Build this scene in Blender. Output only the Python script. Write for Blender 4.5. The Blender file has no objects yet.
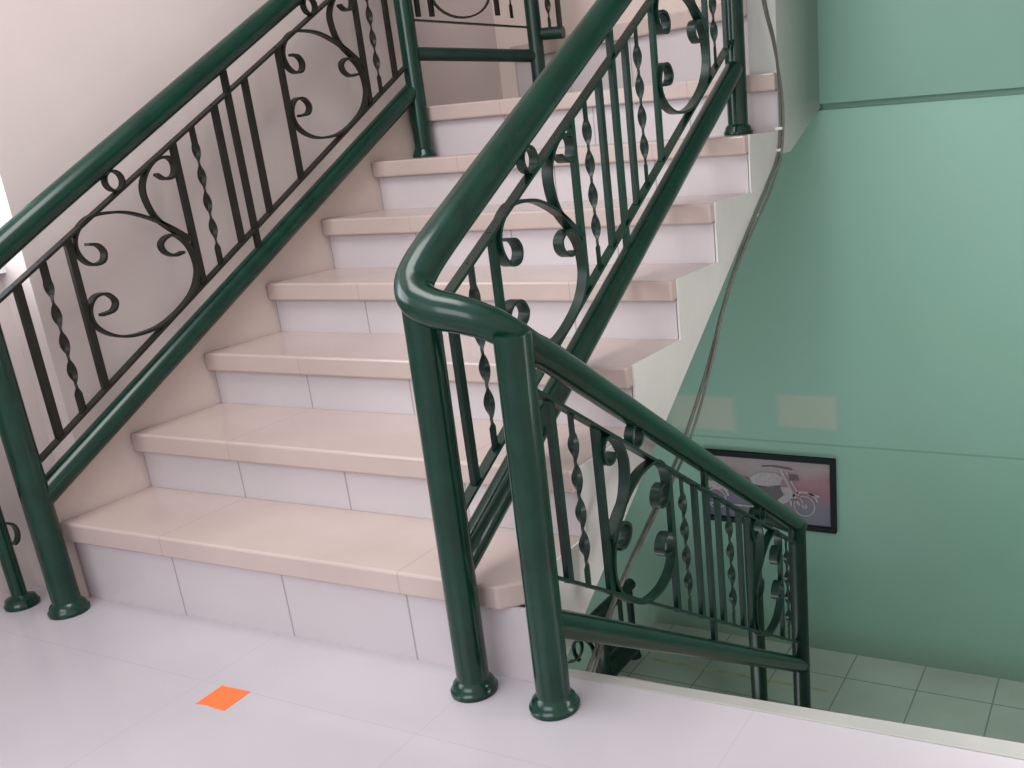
import bpy, math
from mathutils import Vector, Matrix
scene = bpy.context.scene
COL = scene.collection
PI = math.pi

# ---------------------------------------------------------------- materials
def nmat(name):
    m = bpy.data.materials.new(name); m.use_nodes = True
    nt = m.node_tree; b = nt.nodes['Principled BSDF']
    return m, nt, b
def N(nt, t, **kw):
    n = nt.nodes.new(t)
    for k, v in kw.items(): setattr(n, k, v)
    return n
def paint(name, col, rough=.5, var=.06, scale=6.0, bump=0.0, bscale=40, coat=0.0, spec=.5, metallic=0):
    m, nt, b = nmat(name)
    tc = N(nt, 'ShaderNodeNewGeometry')
    no = N(nt, 'ShaderNodeTexNoise'); no.inputs['Scale'].default_value = scale; no.inputs['Detail'].default_value = 4
    nt.links.new(tc.outputs['Position'], no.inputs['Vector'])
    r = N(nt, 'ShaderNodeValToRGB')
    r.color_ramp.elements[0].position = .3; r.color_ramp.elements[1].position = .7
    r.color_ramp.elements[0].color = tuple(c * (1 - var) for c in col) + (1,)
    r.color_ramp.elements[1].color = tuple(min(1, c * (1 + var)) for c in col) + (1,)
    nt.links.new(no.outputs['Fac'], r.inputs['Fac']); nt.links.new(r.outputs['Color'], b.inputs['Base Color'])
    b.inputs['Roughness'].default_value = rough
    b.inputs['Coat Weight'].default_value = coat
    b.inputs['Specular IOR Level'].default_value = spec
    b.inputs['Metallic'].default_value = metallic
    if bump:
        n2 = N(nt, 'ShaderNodeTexNoise'); n2.inputs['Scale'].default_value = bscale
        nt.links.new(tc.outputs['Position'], n2.inputs['Vector'])
        bp = N(nt, 'ShaderNodeBump'); bp.inputs['Strength'].default_value = bump; bp.inputs['Distance'].default_value = .01
        nt.links.new(n2.outputs['Fac'], bp.inputs['Height']); nt.links.new(bp.outputs['Normal'], b.inputs['Normal'])
    return m
def math_n(nt, op, a, b=None, c=None):
    n = N(nt, 'ShaderNodeMath', operation=op)
    for i, v in enumerate((a, b, c)):
        if v is None: continue
        if isinstance(v, (int, float)): n.inputs[i].default_value = v
        else: nt.links.new(v, n.inputs[i])
    return n.outputs[0]
def mix(nt, f, a, b):
    n = N(nt, 'ShaderNodeMix', data_type='RGBA')
    for s, v in ((n.inputs['Factor'], f), (n.inputs[6], a), (n.inputs[7], b)):
        if isinstance(v, (int, float)): s.default_value = v
        elif isinstance(v, tuple): s.default_value = v + (1,)
        else: nt.links.new(v, s)
    return n.outputs[2]
def line_mask(nt, val, off, period, width):
    # 1 on thin lines at off + k*period
    a = math_n(nt, 'SUBTRACT', val, off - width / 2)
    p = math_n(nt, 'FLOORED_MODULO', a, period)
    return math_n(nt, 'LESS_THAN', p, width)
def tiles(name, col, grout, axes, rough=.25, var=.04, coat=0.0, gstr=1.0, spec=.5):
    """axes: list of (axis index, offset, period, width)"""
    m = paint(name, col, rough, var, 3.0, coat=coat, spec=spec); nt = m.node_tree; b = nt.nodes['Principled BSDF']
    src = b.inputs['Base Color'].links[0].from_socket
    g = N(nt, 'ShaderNodeNewGeometry'); sp = N(nt, 'ShaderNodeSeparateXYZ'); nt.links.new(g.outputs['Position'], sp.inputs[0])
    mk = None
    for ax, off, per, w in axes:
        l = line_mask(nt, sp.outputs[ax], off, per, w)
        mk = l if mk is None else math_n(nt, 'MAXIMUM', mk, l)
    mk = math_n(nt, 'MULTIPLY', mk, gstr)
    nt.links.new(mix(nt, mk, src, grout), b.inputs['Base Color'])
    return m

M = {}
M['green'] = paint('green_enamel', (.0016, .029, .017), .2, .25, 14, spec=.42)
M['dark'] = paint('dark_green_iron_paint', (.004, .022, .015), .35, .3, 20, spec=.4)
M['brownblack'] = paint('aged_black_green_paint', (.011, .012, .008), .45, .3, 20, spec=.3)
M['tread'] = tiles('beige_stair_tile', (.47, .375, .34), (.33, .25, .22), [(0, .375, .74, .003)], .2, .07, gstr=.6)
M['riser'] = tiles('white_riser_tile', (.53, .48, .49), (.25, .21, .21), [(0, .375, .368, .005)], .3, .04, gstr=.75)
M['floor'] = tiles('polished_floor_tile', (.46, .425, .45), (.36, .33, .35), [(0, .695, .60, .003), (1, -.79, .60, .003)], .16, .03, gstr=.35)
M['landing'] = tiles('green_grey_landing_tile', (.34, .42, .35), (.17, .21, .17), [(0, .645, .295, .006), (1, 1.80, .2555, .006)], .4, .12)
M['wall'] = paint('pinkish_white_wall', (.66, .58, .555), .7, .035, 2.0, bump=.04)
M['stringer'] = paint('pinkish_beige_plaster', (.63, .53, .48), .65, .04, 3.0, bump=.05)
M['side'] = paint('white_plaster_side', (.60, .585, .56), .7, .06, 4.0, bump=.05)
M['trim'] = paint('white_edge_tile', (.36, .35, .33), .35, .06, 6)
M['frame'] = paint('black_picture_frame', (.003, .006, .008), .5, .1, 10, spec=.2)
M['cable'] = paint('grey_cable_sheath', (.11, .11, .09), .6, .2, 30)
M['clip'] = paint('white_cable_clip', (.6, .6, .55), .5, .05, 30)
M['orange'] = paint('orange_sticker_vinyl', (.9, .16, .035), .6, .04, 30)
M['yellow'] = paint('faded_yellow_line', (.33, .36, .19), .5, .15, 30)
M['bike'] = paint('printed_silver', (.30, .28, .29), .5, .15, 60)
M['bikedark'] = paint('printed_dark_grey', (.07, .06, .07), .5, .15, 60)
M['alu'] = paint('white_window_frame', (.8, .82, .84), .4, .02, 5)

# green wall, with fresh beige plaster patches and a paler band
def green_wall(name, patches=True):
    m, nt, b = nmat(name)
    g = N(nt, 'ShaderNodeNewGeometry'); sp = N(nt, 'ShaderNodeSeparateXYZ'); nt.links.new(g.outputs['Position'], sp.inputs[0])
    X, Y, Z = sp.outputs
    no = N(nt, 'ShaderNodeTexNoise'); no.inputs['Scale'].default_value = 1.8; no.inputs['Detail'].default_value = 5
    nt.links.new(g.outputs['Position'], no.inputs['Vector'])
    base = mix(nt, no.outputs['Fac'], (.175, .36, .27), (.225, .385, .315)) if patches else mix(nt, no.outputs['Fac'], (.125, .27, .205), (.16, .29, .235))
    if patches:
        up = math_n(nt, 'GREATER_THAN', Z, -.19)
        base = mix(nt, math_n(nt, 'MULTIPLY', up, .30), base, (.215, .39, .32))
        for (x0, x1, z0, z1, s) in ((.70, 1.02, -.165, -.01, .55), (1.20, 1.46, -.13, .015, .5)):
            cx, cz, hx, hz = (x0 + x1) / 2, (z0 + z1) / 2, (x1 - x0) / 2, (z1 - z0) / 2
            dx = math_n(nt, 'DIVIDE', math_n(nt, 'ABSOLUTE', math_n(nt, 'SUBTRACT', X, cx)), hx)
            dz = math_n(nt, 'DIVIDE', math_n(nt, 'ABSOLUTE', math_n(nt, 'SUBTRACT', Z, cz)), hz)
            d = math_n(nt, 'MAXIMUM', dx, dz)
            mr = N(nt, 'ShaderNodeMapRange'); mr.inputs[1].default_value = .85; mr.inputs[2].default_value = 1.05
            mr.inputs[3].default_value = s; mr.inputs[4].default_value = 0
            nt.links.new(d, mr.inputs[0])
            base = mix(nt, mr.outputs[0], base, (.42, .42, .33))
        # fine dado line
        ln = math_n(nt, 'LESS_THAN', math_n(nt, 'ABSOLUTE', math_n(nt, 'ADD', Z, .194)), .004)
        base = mix(nt, math_n(nt, 'MULTIPLY', ln, .35), base, (.05, .14, .10))
        # darker olive band just above the landing floor, fading upward
        mr = N(nt, 'ShaderNodeMapRange'); mr.inputs[1].default_value = -1.155; mr.inputs[2].default_value = -1.0
        mr.inputs[3].default_value = .5; mr.inputs[4].default_value = 0
        nt.links.new(Z, mr.inputs[0]); base = mix(nt, mr.outputs[0], base, (.14, .17, .11))
    nt.links.new(base, b.inputs['Base Color']); b.inputs['Roughness'].default_value = .5
    bn = N(nt, 'ShaderNodeTexNoise'); bn.inputs['Scale'].default_value = 25
    nt.links.new(g.outputs['Position'], bn.inputs['Vector'])
    bp = N(nt, 'ShaderNodeBump'); bp.inputs['Strength'].default_value = .06; bp.inputs['Distance'].default_value = .01
    nt.links.new(bn.outputs['Fac'], bp.inputs['Height']); nt.links.new(bp.outputs['Normal'], b.inputs['Normal'])
    return m
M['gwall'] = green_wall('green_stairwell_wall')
M['gwall2'] = green_wall('green_wall_plain', False)
def blend_wall():
    # side of the upper landing: white paint feathering into green
    m, nt, b = nmat('white_to_green_painted_wall')
    g = N(nt, 'ShaderNodeNewGeometry'); sp = N(nt, 'ShaderNodeSeparateXYZ'); nt.links.new(g.outputs['Position'], sp.inputs[0])
    no = N(nt, 'ShaderNodeTexNoise'); no.inputs['Scale'].default_value = 3
    nt.links.new(g.outputs['Position'], no.inputs['Vector'])
    y = math_n(nt, 'ADD', sp.outputs[1], math_n(nt, 'MULTIPLY', no.outputs['Fac'], .12))
    mr = N(nt, 'ShaderNodeMapRange'); mr.inputs[1].default_value = 1.70; mr.inputs[2].default_value = 2.15
    nt.links.new(y, mr.inputs[0])
    z = N(nt, 'ShaderNodeMapRange'); z.inputs[1].default_value = .9; z.inputs[2].default_value = 1.15
    nt.links.new(sp.outputs[2], z.inputs[0])
    f = math_n(nt, 'MULTIPLY', mr.outputs[0], z.outputs[0])
    nt.links.new(mix(nt, f, (.53, .53, .51), (.17, .25, .21)), b.inputs['Base Color']); b.inputs['Roughness'].default_value = .65
    return m
M['blend'] = blend_wall()
def print_mat():
    m, nt, b = nmat('motorcycle_print_background')
    g = N(nt, 'ShaderNodeNewGeometry'); sp = N(nt, 'ShaderNodeSeparateXYZ'); nt.links.new(g.outputs['Position'], sp.inputs[0])
    X, Y, Z = sp.outputs
    no = N(nt, 'ShaderNodeTexNoise'); no.inputs['Scale'].default_value = 7; no.inputs['Detail'].default_value = 3
    nt.links.new(g.outputs['Position'], no.inputs['Vector'])
    zz = math_n(nt, 'ADD', Z, math_n(nt, 'MULTIPLY', math_n(nt, 'SUBTRACT', no.outputs['Fac'], .5), .12))
    mr = N(nt, 'ShaderNodeMapRange'); mr.inputs[1].default_value = -.57; mr.inputs[2].default_value = -.262
    nt.links.new(zz, mr.inputs[0])
    r = N(nt, 'ShaderNodeValToRGB'); e = r.color_ramp.elements
    e[0].position = 0; e[0].color = (.06, .065, .10, 1); e[1].position = 1; e[1].color = (.24, .22, .22, 1)
    for p, c in ((.33, (.10, .09, .13, 1)), (.52, (.21, .085, .11, 1)), (.68, (.24, .12, .14, 1)), (.82, (.25, .20, .20, 1))):
        x = e.new(p); x.color = c
    nt.links.new(mr.outputs[0], r.inputs['Fac'])
    nt.links.new(r.outputs['Color'], b.inputs['Base Color']); b.inputs['Roughness'].default_value = .25
    return m
M['print'] = print_mat()

# ---------------------------------------------------------------- mesh helpers
class MB:
    def __init__(s): s.v = []; s.f = []; s.sm = []
    def add(s, vs, fs, smooth=False):
        o = len(s.v); s.v += [tuple(v) for v in vs]; s.f += [tuple(o + i for i in f) for f in fs]; s.sm += [smooth] * len(fs); return s
    def box(s, x0, x1, y0, y1, z0, z1):
        return s.add([(x, y, z) for x in (x0, x1) for y in (y0, y1) for z in (z0, z1)],
                     [(0, 1, 3, 2), (4, 6, 7, 5), (0, 4, 5, 1), (2, 3, 7, 6), (0, 2, 6, 4), (1, 5, 7, 3)])
    def prism(s, poly, a, b, axis='x'):
        n = len(poly)
        mk = {'x': lambda p, t: (t, p[0], p[1]), 'z': lambda p, t: (p[0], p[1], t), 'y': lambda p, t: (p[0], t, p[1])}[axis]
        vs = [mk(p, a) for p in poly] + [mk(p, b) for p in poly]
        fs = [tuple(range(n)), tuple(range(2 * n - 1, n - 1, -1))] + [(i, i + n, (i + 1) % n + n, (i + 1) % n) for i in range(n)]
        return s.add(vs, fs)
    def sweep(s, pts, prof, up=Vector((1, 0, 0)), closed=False, smooth=True, twist=None, scale=None):
        """sweep a closed 2D profile (u along `up`-ish axis, v perpendicular) along pts"""
        pts = [Vector(p) for p in pts]; n = len(pts); k = len(prof); vs = []
        for i, p in enumerate(pts):
            if closed: t = pts[(i + 1) % n] - pts[i - 1]
            else: t = pts[min(i + 1, n - 1)] - pts[max(i - 1, 0)]
            t.normalize()
            u = up - t * up.dot(t); u.normalize(); w = t.cross(u)
            if twist:
                a = twist[i]; u, w = u * math.cos(a) + w * math.sin(a), w * math.cos(a) - u * math.sin(a)
            sc = scale[i] if scale else 1
            vs += [p + u * a * sc + w * b * sc for a, b in prof]
        fs = []
        for i in range(n if closed else n - 1):
            j = (i + 1) % n
            fs += [(i * k + a, i * k + (a + 1) % k, j * k + (a + 1) % k, j * k + a) for a in range(k)]
        if not closed: fs += [tuple(reversed(range(k))), tuple((n - 1) * k + a for a in range(k))]
        return s.add(vs, fs, smooth)
    def lathe(s, c, prof, seg=28, smooth=True):
        vs = []; n = len(prof)
        for r, z in prof:
            for i in range(seg):
                a = 2 * PI * i / seg; vs.append((c[0] + r * math.cos(a), c[1] + r * math.sin(a), c[2] + z))
        fs = [(j * seg + i, j * seg + (i + 1) % seg, (j + 1) * seg + (i + 1) % seg, (j + 1) * seg + i) for j in range(n - 1) for i in range(seg)]
        fs += [tuple(reversed(range(seg))), tuple((n - 1) * seg + i for i in range(seg))]
        return s.add(vs, fs, smooth)
    def build(s, name, mat, parent=None, bevel=0):
        me = bpy.data.meshes.new(name); me.from_pydata(s.v, [], s.f); me.update()
        for p, q in zip(me.polygons, s.sm): p.use_smooth = q
        import bmesh
        bm = bmesh.new(); bm.from_mesh(me); bmesh.ops.recalc_face_normals(bm, faces=bm.faces); bm.to_mesh(me); bm.free()
        if any(s.sm): me.set_sharp_from_angle(angle=math.radians(40))
        o = bpy.data.objects.new(name, me); COL.objects.link(o); me.materials.append(mat)
        if bevel:
            b = o.modifiers.new('bevel', 'BEVEL'); b.width = bevel; b.segments = 2; b.limit_method = 'ANGLE'
        if parent:
            o.parent = parent; o.matrix_parent_inverse = Matrix.Translation(-parent.location)
        return o
def circ(r, n=20): return [(r * math.cos(2 * PI * i / n), r * math.sin(2 * PI * i / n)) for i in range(n)]
def rect(a, b): return [(-a / 2, -b / 2), (a / 2, -b / 2), (a / 2, b / 2), (-a / 2, b / 2)]
def spline(pts, m=6):
    P = [Vector(p) for p in pts]; P = [P[0] * 2 - P[1]] + P + [P[-1] * 2 - P[-2]]; out = []
    for i in range(1, len(P) - 2):
        for k in range(m):
            t = k / m; a, b, c, d = P[i - 1:i + 3]
            out.append(.5 * ((2 * b) + (c - a) * t + (2 * a - 5 * b + 4 * c - d) * t * t + (3 * b - a - 3 * c + d) * t ** 3))
    out.append(P[-2]); return out
def tag(o, label, cat, group=None, kind=None):
    if label: o['label'] = label
    if cat: o['category'] = cat
    if group: o['group'] = group
    if kind: o['kind'] = kind
    return o
def empty(name, loc, label, cat, group=None):
    o = bpy.data.objects.new(name, None); COL.objects.link(o); o.location = loc; o.empty_display_size = .1
    bpy.context.view_layer.update()
    return tag(o, label, cat, group)
def struct(name, mb, mat, bevel=0):
    o = mb.build(name, mat, bevel=bevel); o['kind'] = 'structure'; return o

# ---------------------------------------------------------------- measured stair geometry
W = 1.42; SK = .02                       # flight width, slight skew of the nosings
ZS = [0, .229, .395, .555, .715, .882, 1.051, 1.231, 1.465]
YS = [.02, .274, .567, .852, 1.138, 1.432, 1.73]
NOSE = .022; TT = .055

# ---- the setting
# upper landing floor we stand on, its right part reaching to the edge of the flight down
fl = MB()
fl.prism([(-.22, -3.6), (2.95, -3.6), (2.95, .125), (1.425, .09), (1.425, .048), (-.22, .02)], -.15, 0, 'z')
struct('floor', fl, M['floor'])
tr = MB(); tr.prism([(1.425, .09), (2.95, .127), (2.95, .188), (1.425, .118)], -.05, .002, 'z')
struct('trim_1', tr, M['trim'], .003)
struct('floor_lower', MB().box(.55, 2.95, 1.364, 2.25, -1.31, -1.155), M['landing'])
struct('floor_basement', MB().box(-.25, 2.95, -1.0, 2.25, -3.0, -2.9), M['landing'])
wl = MB().box(-.25, -.10, .16, 2.45, -2.9, 3.2)
struct('wall_left', wl, M['wall'])
wd = MB().box(-.37, -.22, -3.6, .16, -.15, .86); wd.box(-.37, -.22, -3.6, .16, 2.15, 3.2); wd.box(-.37, -.22, -3.6, -2.4, .86, 2.15)
struct('wall_window', wd, M['wall'])
struct('trim_sill', MB().box(-.37, -.19, -2.4, .16, .86, .885), M['alu'])
wf = MB(); 
for y in (-2.38, -1.12, .125): wf.box(-.33, -.28, y - .02, y + .02, .885, 2.15)
wf.box(-.33, -.28, -2.4, .14, 2.11, 2.15); wf.box(-.33, -.28, -2.4, .14, .885, .92)
struct('window_1', wf, M['alu'])
bk = MB().box(-.25, 2.95, 2.25, 2.4, -2.9, 1.105)
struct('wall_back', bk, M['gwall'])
struct('wall_back_upper', MB().box(1.42, 2.95, 2.225, 2.4, 1.128, 3.2), M['gwall2'])
struct('wall_back_groove', MB().box(1.42, 2.95, 2.262, 2.4, 1.105, 1.128), M['gwall2'])
struct('wall_rear_upper', MB().box(-.25, 1.42, 2.45, 2.6, 1.0, 3.2), M['stringer'])
struct('wall_right', MB().box(2.95, 3.1, -3.6, 2.4, -2.9, 3.2), M['wall'])
pier = MB(); pier.prism([(1.768, 1.231), (2.25, 1.231), (2.25, 3.2), (1.768, 3.2)], 1.325, 1.42, 'x')
pier.prism([(1.768, .985), (1.869, .98), (2.25, 1.12), (2.25, 1.231), (1.768, 1.231)], 1.4155, 1.42, 'x')
struct('wall_landing_side', pier, M['blend'])

struct('ceiling', MB().box(-.37, 3.1, .6, 2.6, 3.2, 3.3), M['wall'])

# ---- upper flight of stairs
st = empty('staircase', (.7, 0, 0), 'white tiled upper stair flight with beige treads rising from the landing between two green railings', 'stairs')
body = MB()
poly = [(.055, .0), (.055, ZS[1] - TT)]
for i in range(1, 7):
    poly += [(YS[i] + .038, ZS[i] - TT), (YS[i] + .038, ZS[i + 1] - TT)]
poly += [(2.25, ZS[7] - TT), (2.25, 1.12), (1.869, .98), (1.714, .978), (.10, -.047), (.055, -.075)]
body.prism(poly, .001, W - .006, 'x')
o = body.build('stair_body', M['side'], st); 
def skewbox(mb, x0, x1, y0, y1, z0, z1):
    mb.prism([(x0, y0 + SK * x0), (x1, y0 + SK * x1), (x1, y1 + SK * x1), (x0, y1 + SK * x0)], z0, z1, 'z'); return mb
for i in range(7):
    y0 = YS[i] ; z1 = ZS[i + 1] - TT
    skewbox(MB(), .0, W, y0, y0 + .03, ZS[i] if i else 0.0, z1).build('riser', M['riser'], st)
for i in range(7):
    y0 = YS[i] - NOSE; y1 = (YS[i + 1] + .005) if i < 6 else 2.25
    if i == 0:
        mb = MB(); mb.prism([(0, y0), (1.37, y0 + SK * 1.37), (W + .002, y0 + .075), (W + .002, y1 + SK * W), (0, y1)], ZS[1] - TT, ZS[1], 'z')
    elif i == 6:
        mb = MB(); mb.prism([(0, y0), (W, y0 + SK * W), (W, 1.768), (1.325, 1.768), (1.325, 2.25), (0, 2.25)], ZS[7] - TT, ZS[7], 'z')
    else:
        mb = skewbox(MB(), 0, W + .002, y0, y1, ZS[i + 1] - TT, ZS[i + 1])
    mb.build('tread', M['tread'], st, bevel=.006)
# white painted skirt closing the open side of the flight
sp_ = [(YS[0] + SK * W, .0005), (YS[0] + SK * W, ZS[1] - TT), (YS[0] + .075, ZS[1] - TT), (YS[0] + .075, ZS[1] + .001)]
for i in range(1, 6):
    yy = YS[i] + SK * W
    sp_ += [(yy, ZS[i] + .001), (yy, ZS[i + 1] - TT), (yy + .004, ZS[i + 1] - TT), (yy + .004, ZS[i + 1] + .001)]
sp_ += [(1.758, ZS[6] + .001), (1.758, .978), (1.714, .978), (.10, -.047), (YS[0] + SK * W, -.09)]
MB().prism(sp_, W + .0025, W + .008, 'x').build('side_skirt', M['side'], st)
# winder step 8 turning round the post
def npt(x, d=0): # nose line
    return (x, 1.78 + (1.32 - x) * .468 + d)
MB().prism([npt(1.32, .025), npt(.0, .025), (.0, 2.449), (1.32, 2.449)], ZS[7] + .001, ZS[8] - TT, 'z').build('riser', M['riser'], st)
MB().prism([npt(1.32), npt(-.0), (-.0, 2.449), (1.32, 2.449)], ZS[8] - TT, ZS[8], 'z').build('tread', M['tread'], st, bevel=.006)
# raking stringer kerb along the left wall
MB().prism([(.0, .0), (.0, .285), (1.66, 1.235), (2.44, 1.235), (2.44, 1.0), (.3, .0)], -.0995, -.001, 'x').build('stringer', M['stringer'], st)

# ---- lower flight (drops away behind the landing edge)
s2 = empty('staircase', (2.2, .2, -1.155), 'lower stair flight dropping from the landing edge toward the motorcycle picture', 'stairs')
n = 7; g = .2; r = 1.155 / 7
poly = [(.15, -.16)]
for i in range(n):
    y = .15 + i * g
    if i: poly += [(y, -(i) * r - .03)]
    poly += [(y, -(i + 1) * r - .03)]
poly += [(1.349, -1.30), (.15, -.42)]
MB().prism(poly, 1.44, 2.948, 'x').build('stair_body', M['side'], s2)
for i in range(6):
    y = .15 + i * g
    MB().box(1.44, 2.948, y - .0, y + g + .015, -(i + 1) * r - .03, -(i + 1) * r).build('tread', M['tread'], s2)
    MB().box(1.44, 2.948, y + g - .0, y + g + .012, -(i + 2) * r, -(i + 1) * r - .03).build('riser', M['riser'], s2)

# ---------------------------------------------------------------- railing parts
BAR = .0195
def flat(parent, name, X, f, y0, y1, mat, w=.024, t=.007):
    MB().sweep([(X, y0, f(y0)), (X, y1, f(y1))], rect(w, t), smooth=False).build(name, mat, parent)
def baluster(parent, X, Y, z0, z1, mat, w=BAR, name='baluster'):
    MB().sweep([(X, Y, z0), (X, Y, z1)], rect(.013, w), smooth=False).build(name, mat, parent)
def twisted(parent, X, Y, z0, z1, mat, half=.074, dirv=(1, 0, 0)):
    L = z1 - z0; nh = max(3, int((L - .06) / half)); a0 = (L - nh * half) / 2
    n = nh * 14 + 1; pts = []; tw = []
    for i in range(n):
        pts.append((X, Y, z0 + a0 + nh * half * i / (n - 1))); tw.append(PI / 2 + PI * nh * i / (n - 1))
    pts = [(X, Y, z0)] + pts + [(X, Y, z1)]; tw = [tw[0]] + tw + [tw[-1]]
    mb = MB(); mb.sweep(pts, [(-.0118, 0), (0, -.0035), (.0118, 0), (0, .0035)], twist=tw, smooth=True); mb.build('twisted_baluster', mat, parent)
# scroll pattern measured in (t, h): t 0..1 across the panel (downhill bar -> uphill bar), z in metres from z at downhill bar
SA = [(.251, .916), (.277, .912), (.292, .892), (.282, .868), (.25, .864), (.226, .883), (.216, .914), (.228, .948), (.261, .977), (.299, .988), (.374, .986), (.44, .966), (.5, .937), (.566, .893)]
SB = [(.533, .857), (.5, .852), (.473, .866), (.468, .889), (.492, .906), (.523, .905), (.554, .874), (.567, .832), (.564, .791), (.534, .742), (.474, .699), (.411, .671), (.355, .661), (.296, .662), (.246, .68), (.214, .712), (.211, .751), (.233, .781), (.268, .784), (.289, .761), (.276, .738), (.24, .732)]
SC = [(.504, 1.075), (.527, 1.061), (.557, 1.067), (.568, 1.096), (.552, 1.118), (.51, 1.113), (.474, 1.084), (.452, 1.044), (.454, 1.002), (.473, .958), (.514, .92), (.566, .885)]
def scrolls(parent, X, ya, yb, f, mat, band=.022):
    """ya downhill bar, yb uphill bar, f top flat bar height"""
    for nm, S in (('scroll', SA), ('scroll', SB), ('scroll', SC)):
        pts = []
        for y, z in S:
            t = (y - .2) / .379
            Y = ya + (yb - ya) * t
            pts.append((X, Y, f(Y) + (z - (.823 + .575 * y))))
        MB().sweep(spline(pts, 5), rect(band, .0075), smooth=True).build('scroll', mat, parent)
def ring(parent, X, Y, zc, mat, rad=.026):
    pts = [(X, Y + rad * math.cos(2 * PI * i / 24), zc + rad * math.sin(2 * PI * i / 24)) for i in range(24)]
    MB().sweep(pts, rect(.022, .0055), closed=True).build('ring', mat, parent)
def post(parent, x, y, z0, z1, mat, r=.031, fr=.047, lean=0):
    mb = MB().lathe((x, y, z0 + .001), [(r, 0), (r, z1 - z0)])
    mb.v = [(vx + lean * (vz - z0), vy, vz) for vx, vy, vz in mb.v]
    p = mb.build('post', mat, parent)
    MB().lathe((x, y, z0), [(fr * .98, 0), (fr, .004), (fr, .010), (fr * .93, .014), (fr * .9, .018), (fr * .86, .024), (r + .003, .030), (r, .033)]).build('base_flange', mat, p)
    return p
def pipe(parent, name, pts, r, mat, m=6, sp=False, sf=None):
    P = spline(pts, m) if sp else pts
    # stable frames: sweep with an up vector never parallel to the path
    MB().sweep(P, circ(r, 24), up=Vector((.05, .12, 1)).normalized(), smooth=True, scale=[sf(Vector(p)) for p in P] if sf else None).build(name, mat, parent)

# ---- left railing along the wall
XL = .03; DK = M['brownblack']; GR = M['green']
ltop = lambda y: .823 + .575 * y
lbot = lambda y: .425 + .575 * y
lpipe = lambda y: .343 + .568 * y
lhand = lambda y: .921 + .572 * y
L = empty('stair_railing', (XL, -.057, 0), 'dark green iron railing with scrollwork running up beside the left wall', 'railing')
post(L, XL, -.057, 0, lhand(-.057) - .02, GR, r=.034, fr=.05)
post(L, XL + .01, 1.672, ZS[6], lhand(1.668) - .02, M['green'], r=.033, fr=.045)
pipe(L, 'handrail', [(XL, -.75, .66), (XL, -.45, .72), (XL, -.2, lhand(-.2)), (XL, .2, lhand(.2)), (XL, 1.0, lhand(1.0)), (XL, 1.6, lhand(1.6)), (.05, 1.70, 1.905), (.12, 1.80, 1.93), (.31, 2.08, 1.95)], .0325, GR, sp=True)
pipe(L, 'bottom_rail', [(XL, -.05, lpipe(-.05)), (XL, 1.668, lpipe(1.668))], .031, GR)
flat(L, 'top_flat_bar', XL, ltop, -.05, 1.66, DK); flat(L, 'bottom_flat_bar', XL, lbot, -.05, 1.66, DK)
for y in (.045, .749, .881, 1.582): baluster(L, XL, y, lbot(y), ltop(y), DK)
for y in (.201, .579, 1.038, 1.425): baluster(L, XL, y, lbot(y), ltop(y), DK, .019)
for y in (.123, .655, 1.492): twisted(L, XL, y, lbot(y), ltop(y), DK)
baluster(L, XL, .808, lpipe(.808), lhand(.808), DK, .019)
for a, b in ((.201, .579), (1.038, 1.425)):
    scrolls(L, XL, a, b, ltop, DK); ring(L, XL, a + .17, ltop(a + .17) + .032, DK)
# return section past the top post
PB = (.318, 2.10)
pb = MB().lathe((PB[0], PB[1], ZS[7] + .001), [(.029, 0), (.029, .72)]).build('post', M['dark'], L)
MB().lathe((PB[0], PB[1], ZS[7]), [(.04, 0), (.04, .012), (.03, .03)]).build('base_flange', M['dark'], pb)
def seg(t, z): return (XL + (PB[0] - XL) * t, 1.668 + (PB[1] - 1.668) * t, z)
pipe(L, 'bottom_rail', [seg(.02, 1.416), seg(1, 1.392)], .024, M['dark'])
MB().sweep([seg(0, 1.533), seg(1, 1.494)], rect(.02, .006), up=Vector((.8, -.6, 0)), smooth=False).build('bottom_flat_bar', DK, L)
MB().sweep([seg(0, 1.83), seg(1, 1.85)], rect(.02, .006), up=Vector((.8, -.6, 0)), smooth=False).build('top_flat_bar', DK, L)
for t in (.12, .22, .72):
    a = seg(t, 1.54); MB().sweep([a, seg(t, 1.84)], rect(.014, .016), smooth=False).build('baluster', DK, L)
a = seg(.83, 0); twisted(L, a[0], a[1], 1.53, 1.84, DK)
pts = [seg(.45 + .22 * math.cos(x), 1.62 + .085 * math.sin(x)) for x in [PI * k / 14 for k in range(12, 31)]]
MB().sweep(pts, rect(.02, .006), up=Vector((.8, -.6, 0))).build('scroll', DK, L)
pipe(L, 'bottom_rail', [(.325, 2.115, 1.470), (.43, 2.13, 1.468)], .023, M['dark'])
for x in (.375, .418):
    if x < .4: twisted(L, x, 2.125, 1.48, 1.86, DK)
    else: baluster(L, x, 2.128, 1.48, 1.86, DK)

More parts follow.
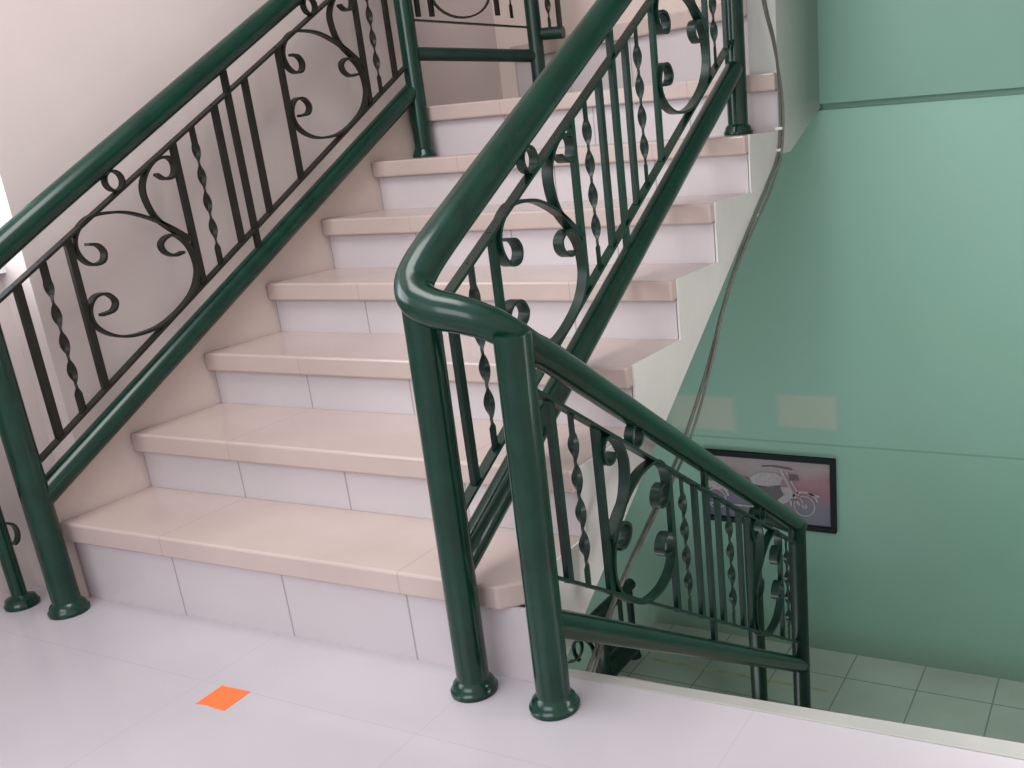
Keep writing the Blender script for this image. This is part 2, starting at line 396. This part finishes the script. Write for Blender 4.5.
# ---- middle railing: upper run, bend and lower run, one continuous handrail
XR = 1.3125; X2 = 1.51; DG = M['dark']
rtop = lambda y: .775 + .585 * y
rbot = lambda y: .382 + .577 * y
rpipe = lambda y: .284 + .580 * y
rhand = lambda y: .882 + .583 * y
R_ = empty('stair_railing', (XR, -.019, 0), 'glossy green stair railing in the middle whose handrail bends round at the front twin posts', 'railing')
post(R_, XR, -.019, 0, .835, GR, r=.034, fr=.05, lean=.014)
post(R_, X2, -.0175, 0, .77, GR, r=.035, fr=.052, lean=.012)
post(R_, XR, 1.675, ZS[6], rhand(1.675), GR, r=.033, fr=.048)
HR = .036
h2 = lambda y: .768 - .655 * y
pipe(R_, 'handrail', [(XR, 1.85, rhand(1.85)), (XR, 1.5, rhand(1.5)), (XR, 1.0, rhand(1.0)), (XR, .5, rhand(.5)), (XR, .2, rhand(.2)), (XR, .07, .922), (XR, .012, .883), (XR + .006, -.02, .856), (XR + .030, -.042, .834), (1.38, -.045, .819), (1.43, -.04, .808), (1.475, -.022, .790), (1.503, .01, .760), (X2, .05, .730), (X2, .12, h2(.12)), (X2, .4, h2(.4)), (X2, .8, h2(.8)), (X2, 1.2, h2(1.2)), (X2, 1.5, h2(1.5)), (X2, 1.575, h2(1.575))], HR, GR, sp=True, m=8,
     sf=lambda p: 1 - .15 * min(1, max(0, (p.x - 1.40) / .10)) - .05 * min(1, max(0, p.y / .8)))
pipe(R_, 'bottom_rail', [(XR, -.01, rpipe(-.01)), (XR, 1.675, rpipe(1.675))], .0305, GR)
flat(R_, 'top_flat_bar', XR, rtop, 0, 1.66, GR); flat(R_, 'bottom_flat_bar', XR, rbot, 0, 1.66, GR)
for y in (.083, .76, .913, 1.605): baluster(R_, XR, y, rbot(y), rtop(y), DG)
for y in (.248, .611, 1.082, 1.447): baluster(R_, XR, y, rbot(y), rtop(y), GR, .019)
for y in (.165, .684, .982, 1.51): twisted(R_, XR, y, rbot(y), rtop(y), DG)
baluster(R_, XR, .837, rpipe(.837), rhand(.837), GR, .02)
for a, b in ((.248, .611), (1.082, 1.447)):
    scrolls(R_, XR, a, b, rtop, DG, .026); ring(R_, XR, a + .165, rtop(a + .165) + .035, GR, .027)
t2 = lambda y: .676 - .646 * y
b2 = lambda y: .290 - .648 * y
p2 = lambda y: .186 - .640 * y
pe = post(R_, X2, 1.545, -1.155, h2(1.545), DG, r=.031, fr=.045)
flat(R_, 'top_flat_bar', X2, t2, .0, 1.54, DG); flat(R_, 'bottom_flat_bar', X2, b2, .0, 1.54, DG)
pipe(R_, 'bottom_rail', [(X2, -.0, p2(0)), (X2, 1.56, p2(1.56))], .029, GR)
for y in (.088, .721, .866, 1.015): baluster(R_, X2, y, b2(y), t2(y), DG)
for y in (.25, .575, 1.09, 1.36): baluster(R_, X2, y, b2(y), t2(y), DG, .02)
for y in (.16, .647, .94, 1.425): twisted(R_, X2, y, b2(y), t2(y), DG)
baluster(R_, X2, .792, p2(.792), h2(.792), DG, .02)
scrolls(R_, X2, .575, .25, t2, DG, .026); ring(R_, X2, .42, t2(.42) + .036, DG, .027)
scrolls(R_, X2, 1.36, 1.09, t2, DG, .026); ring(R_, X2, 1.19, t2(1.19) + .036, DG, .027)
# short link to the twin post on the lower landing
post(R_, XR, 1.62, -1.155, -.27, DG, r=.031, fr=.045)
pipe(R_, 'handrail', [(X2, 1.56, -.262), (1.45, 1.60, -.268), (1.38, 1.62, -.262), (XR, 1.62, -.262)], .03, DG, sp=True)

# ---- guard railing in front of the window (only its foot shows)
G = empty('window_guard_railing', (-.144, -.074, 0), 'green guard rail with thin post beneath the window, left of the wall railing', 'railing')
post(G, -.144, -.074, 0, .80, GR, r=.019, fr=.043)
pipe(G, 'handrail', [(-.144, -.074, .80), (-.144, -1.6, .80)], .026, GR)
pipe(G, 'bottom_rail', [(-.144, -.074, .30), (-.144, -1.6, .30)], .018, GR)
for k in range(9):
    y = -.2 - k * .15
    baluster(G, -.144, y, .30, .79, DK)
pts = [(-.144, -.05 + .018 * math.cos(a), .20 + .03 * math.sin(a)) for a in [PI * k / 10 - PI / 2 for k in range(11)]]
MB().sweep(pts, rect(.018, .006)).build('scroll', GR, G)
post(G, -.144, -1.6, 0, .80, GR, r=.019, fr=.043)

# ---- railing of the next flight down, seen under the stair side
XC = .60
K = empty('stair_railing', (XC, 1.66, -1.155), 'dark scrolled railing on the tiled lower landing, half hidden under the upper stairs', 'railing')
post(K, XC, 1.66, -1.155, -.80, DG, r=.03, fr=.045)
post(K, XC, 1.93, -1.155, -.80, DG, r=.016, fr=.03)
pipe(K, 'handrail', [(.30, 1.50, -1.06), (XC - .08, 1.60, -.88), (XC, 1.66, -.80), (XC, 1.95, -.80)], .026, DG, sp=True)
pipe(K, 'bottom_rail', [(XC, 1.66, -1.08), (XC, 1.93, -1.08)], .045, DG)
flat(K, 'bottom_flat_bar', XC, lambda y: -1.0, 1.66, 1.93, DG)
baluster(K, XC, 1.84, -1.0, -.81, DG)
twisted(K, XC, 1.72, -1.0, -.81, DG)
pts = [(XC - .17 + .09 * math.cos(a), 1.63, -.95 + .09 * math.sin(a)) for a in [PI * k / 9 for k in range(-4, 12)]]
MB().sweep(pts, rect(.02, .007), up=Vector((0, 1, 0))).build('scroll', DG, K)
pts = [(XC - .08 + .05 * math.cos(a), 1.64, -.98 + .06 * math.sin(a)) for a in [PI * k / 9 for k in range(-2, 13)]]
MB().sweep(pts, rect(.02, .007), up=Vector((0, 1, 0))).build('scroll', DG, K)

# ---------------------------------------------------------------- cables
def cable(pts, rad, dx):
    P = spline([(1.4345 + dx, y, z) for y, z in pts], 6)
    return MB().sweep(P, circ(rad, 10), up=Vector((1, 0, 0)))
path = [(1.60, 1.62), (1.63, 1.433), (1.708, 1.309), (1.742, 1.146), (1.716, .994), (1.60, .90), (1.49, 0.83), (1.335, 0.728), (1.177, 0.595), (1.033, 0.445), (0.863, 0.303), (0.725, 0.214), (0.573, 0.134), (0.409, 0.045), (.302, -.034), (.20, -.10)]
c = cable(path, .005, .0).build('cable', M['cable']); tag(c, 'grey cable clipped down the white stair side, nearer strand of the hanging pair', 'cable')
path2 = [(y + .022 * math.sin(i * 1.3 + .5) + .008, z + .008) for i, (y, z) in enumerate(path)]
path2[0] = (1.54, 1.62); path2[1] = (1.575, 1.433); path2[2] = (1.66, 1.31)
c2 = cable(path2, .004, .012).build('cable', M['cable']); tag(c2, 'thinner loosely wandering cable hanging beside the clipped one on the stair side', 'cable')
for (y, z) in ((1.716, .994), (1.482, .813), (1.735, 1.06)):
    q = MB().box(1.42, 1.444, y - .009, y + .009, z - .004, z + .004).build('cable_clip', M['clip'], c)

# ---------------------------------------------------------------- picture on the back wall
PF = empty('framed_picture', (1.15, 2.25, -.43), 'black framed motorcycle picture hanging on the green wall of the stairwell', 'picture')
x0, x1, z0, z1, fw = .855, 1.451, -.579, -.250, .022
for a in ((x0, x1, z1 - fw, z1), (x0, x1, z0, z0 + fw), (x0, x0 + fw, z0 + fw, z1 - fw), (x1 - fw, x1, z0 + fw, z1 - fw)):
    pass
fm = MB()
fm.box(x0, x1, 2.228, 2.2495, z1 - fw, z1); fm.box(x0, x1, 2.228, 2.2495, z0, z0 + fw)
fm.box(x0, x0 + fw, 2.228, 2.2495, z0 + fw, z1 - fw); fm.box(x1 - fw, x1, 2.228, 2.2495, z0 + fw, z1 - fw)
fm.build('picture_frame', M['frame'], PF)
pr = MB().box(x0 + fw, x1 - fw, 2.238, 2.246, z0 + fw, z1 - fw).build('print', M['print'], PF)
def mp(x, z): return (1.315 + (x - 1.345) * 1.12, -.470 + (z + .497) * 1.12)
def P2(mb, pts, th=.004, closed=False, d=0):
    pts = [mp(*p) for p in pts]
    mb.sweep([(x, 2.2365 - d, z) for x, z in pts], rect(.002, th), up=Vector((0, 1, 0)), closed=closed, smooth=False); return mb
def wheel(mb, cx, cz, r, th=.009):
    P2(mb, [(cx + r * math.cos(2 * PI * i / 28), cz + r * math.sin(2 * PI * i / 28)) for i in range(28)], th, True)
    P2(mb, [(cx + .008 * math.cos(2 * PI * i / 12), cz + .008 * math.sin(2 * PI * i / 12)) for i in range(12)], .007, True)
def shape(mb, pts, d=0): mb.prism([mp(*p) for p in pts], 2.2352 - d, 2.2372 - d, 'y'); return mb
bk = MB()                       # pale bodywork
wheel(bk, 1.345, -.497, .040, .006); wheel(bk, .985, -.50, .040, .006)
P2(bk, [(1.345 + .054 * math.cos(a), -.49 + .050 * math.sin(a)) for a in [math.radians(d) for d in range(15, 200, 12)]], .010)
P2(bk, [(1.36, -.447), (1.385, -.448), (1.405, -.456)], .010)
P2(bk, [(.985 + .052 * math.cos(a), -.495 + .052 * math.sin(a)) for a in [math.radians(d) for d in range(10, 180, 12)]], .011)
shape(bk, [(1.13, -.40), (1.17, -.375), (1.235, -.372), (1.265, -.39), (1.25, -.42), (1.19, -.43), (1.14, -.425)])
shape(bk, [(1.20, -.43), (1.29, -.425), (1.30, -.47), (1.25, -.50), (1.19, -.49)])
shape(bk, [(.93, -.43), (1.03, -.425), (1.13, -.44), (1.125, -.46), (1.03, -.462), (.94, -.455)])
P2(bk, [(1.345, -.497), (1.305, -.42), (1.275, -.36)], .007)
P2(bk, [(1.30, -.47), (1.25, -.50), (1.13, -.52), (1.02, -.52), (.92, -.525)], .008)
P2(bk, [(1.21, -.352), (1.27, -.358), (1.31, -.362)], .005)
bk.build('motorcycle_print', M['bike'], pr)
bd = MB()  # darker printed parts of the motorcycle
P2(bk2 := MB(), [(1.325, -.497), (1.285, -.42), (1.255, -.36)], .012); bk2.build('motorcycle_print', M['bike'], pr)
shape(bd, [(1.14, -.43), (1.19, -.435), (1.25, -.425), (1.265, -.46), (1.22, -.50), (1.15, -.50)], .001)
shape(bd, [(1.02, -.405), (1.12, -.40), (1.13, -.42), (1.03, -.42)], .001)
P2(bd, [(1.18, -.35), (1.23, -.345), (1.30, -.352)], .005, d=.001)
shape(bd, [(1.285, -.375), (1.32, -.375), (1.325, -.395), (1.29, -.40)], .001)
P2(bd, [(1.20, -.50), (1.19, -.44)], .006, d=.002)
bd.build('motorcycle_print_dark_parts', M['bikedark'], pr)

# ---- yellow strip on the lower landing, orange sticker on the floor
ys = MB().box(.68, 1.49, 1.928, 1.944, -1.1549, -1.1535).build('floor_line', M['yellow']); tag(ys, 'faded yellow line across the tiled lower landing behind the railing', 'floor marking')
so = MB().prism([(.757, -.264), (.790, -.259), (.795, -.262), (.841, -.263), (.836, -.188), (.753, -.191)], .0003, .0012, 'z').build('floor_sticker', M['orange'])
tag(so, 'small bright orange square sticker on the white landing floor', 'sticker')

# ---------------------------------------------------------------- light
w = bpy.data.worlds.new('world'); scene.world = w; w.use_nodes = True
bg = w.node_tree.nodes['Background']; bg.inputs[0].default_value = (.86, .90, 1.0, 1); bg.inputs[1].default_value = 1.0
def area(name, loc, target, sx, sy, power, col):
    l = bpy.data.lights.new(name, 'AREA'); l.shape = 'RECTANGLE'; l.size = sx; l.size_y = sy; l.energy = power; l.color = col
    o = bpy.data.objects.new(name, l); COL.objects.link(o); o.location = loc
    o.rotation_euler = (Vector(target) - Vector(loc)).to_track_quat('-Z', 'Y').to_euler(); return o
area('window_daylight', (-.9, -1.0, 1.6), (1.4, .0, .3), 1.8, 1.3, 40, (.92, .96, 1.0))
area('landing_daylight', (1.3, -3.4, 2.2), (1.0, 1.5, .8), 2.6, 1.6, 64, (.98, .97, 1.0))
area('overhead_fill', (.9, -.3, 3.1), (.7, 1.2, .4), 1.4, 1.2, 44, (1.0, .97, .95))  # added fill from above to brighten treads and left wall
area('lower_storey_fill', (1.2, .35, -1.9), (1.3, 2.25, -.3), 1.6, .6, 16, (.97, 1.0, .97))  # unseen fill added under the flight to lift the green wall
area('stairwell_fill', (2.85, .45, .55), (1.6, 2.1, -.9), .8, .8, 15, (.97, 1.0, .98))  # extra light placed out of view, brightens back wall and lower landing

# ---------------------------------------------------------------- camera (solved from the stair geometry)
cam = bpy.data.cameras.new('camera'); co = bpy.data.objects.new('camera', cam); COL.objects.link(co)
co.location = (2.51007, -1.43054, 1.10227)
co.rotation_mode = 'XYZ'
rx, ry, rz = 1.2445772, .0749635, .4441142
co.rotation_euler = (rx, ry, rz)
cam.sensor_fit = 'HORIZONTAL'; cam.sensor_width = 36; cam.lens = 972.6277 / 1024 * 36
cam.shift_x = (512 - 659.689) / 1024; cam.shift_y = (453.091 - 384) / 1024
cam.clip_start = .02
scene.camera = co
scene.view_settings.view_transform = 'Standard'
scene.view_settings.look = 'None'
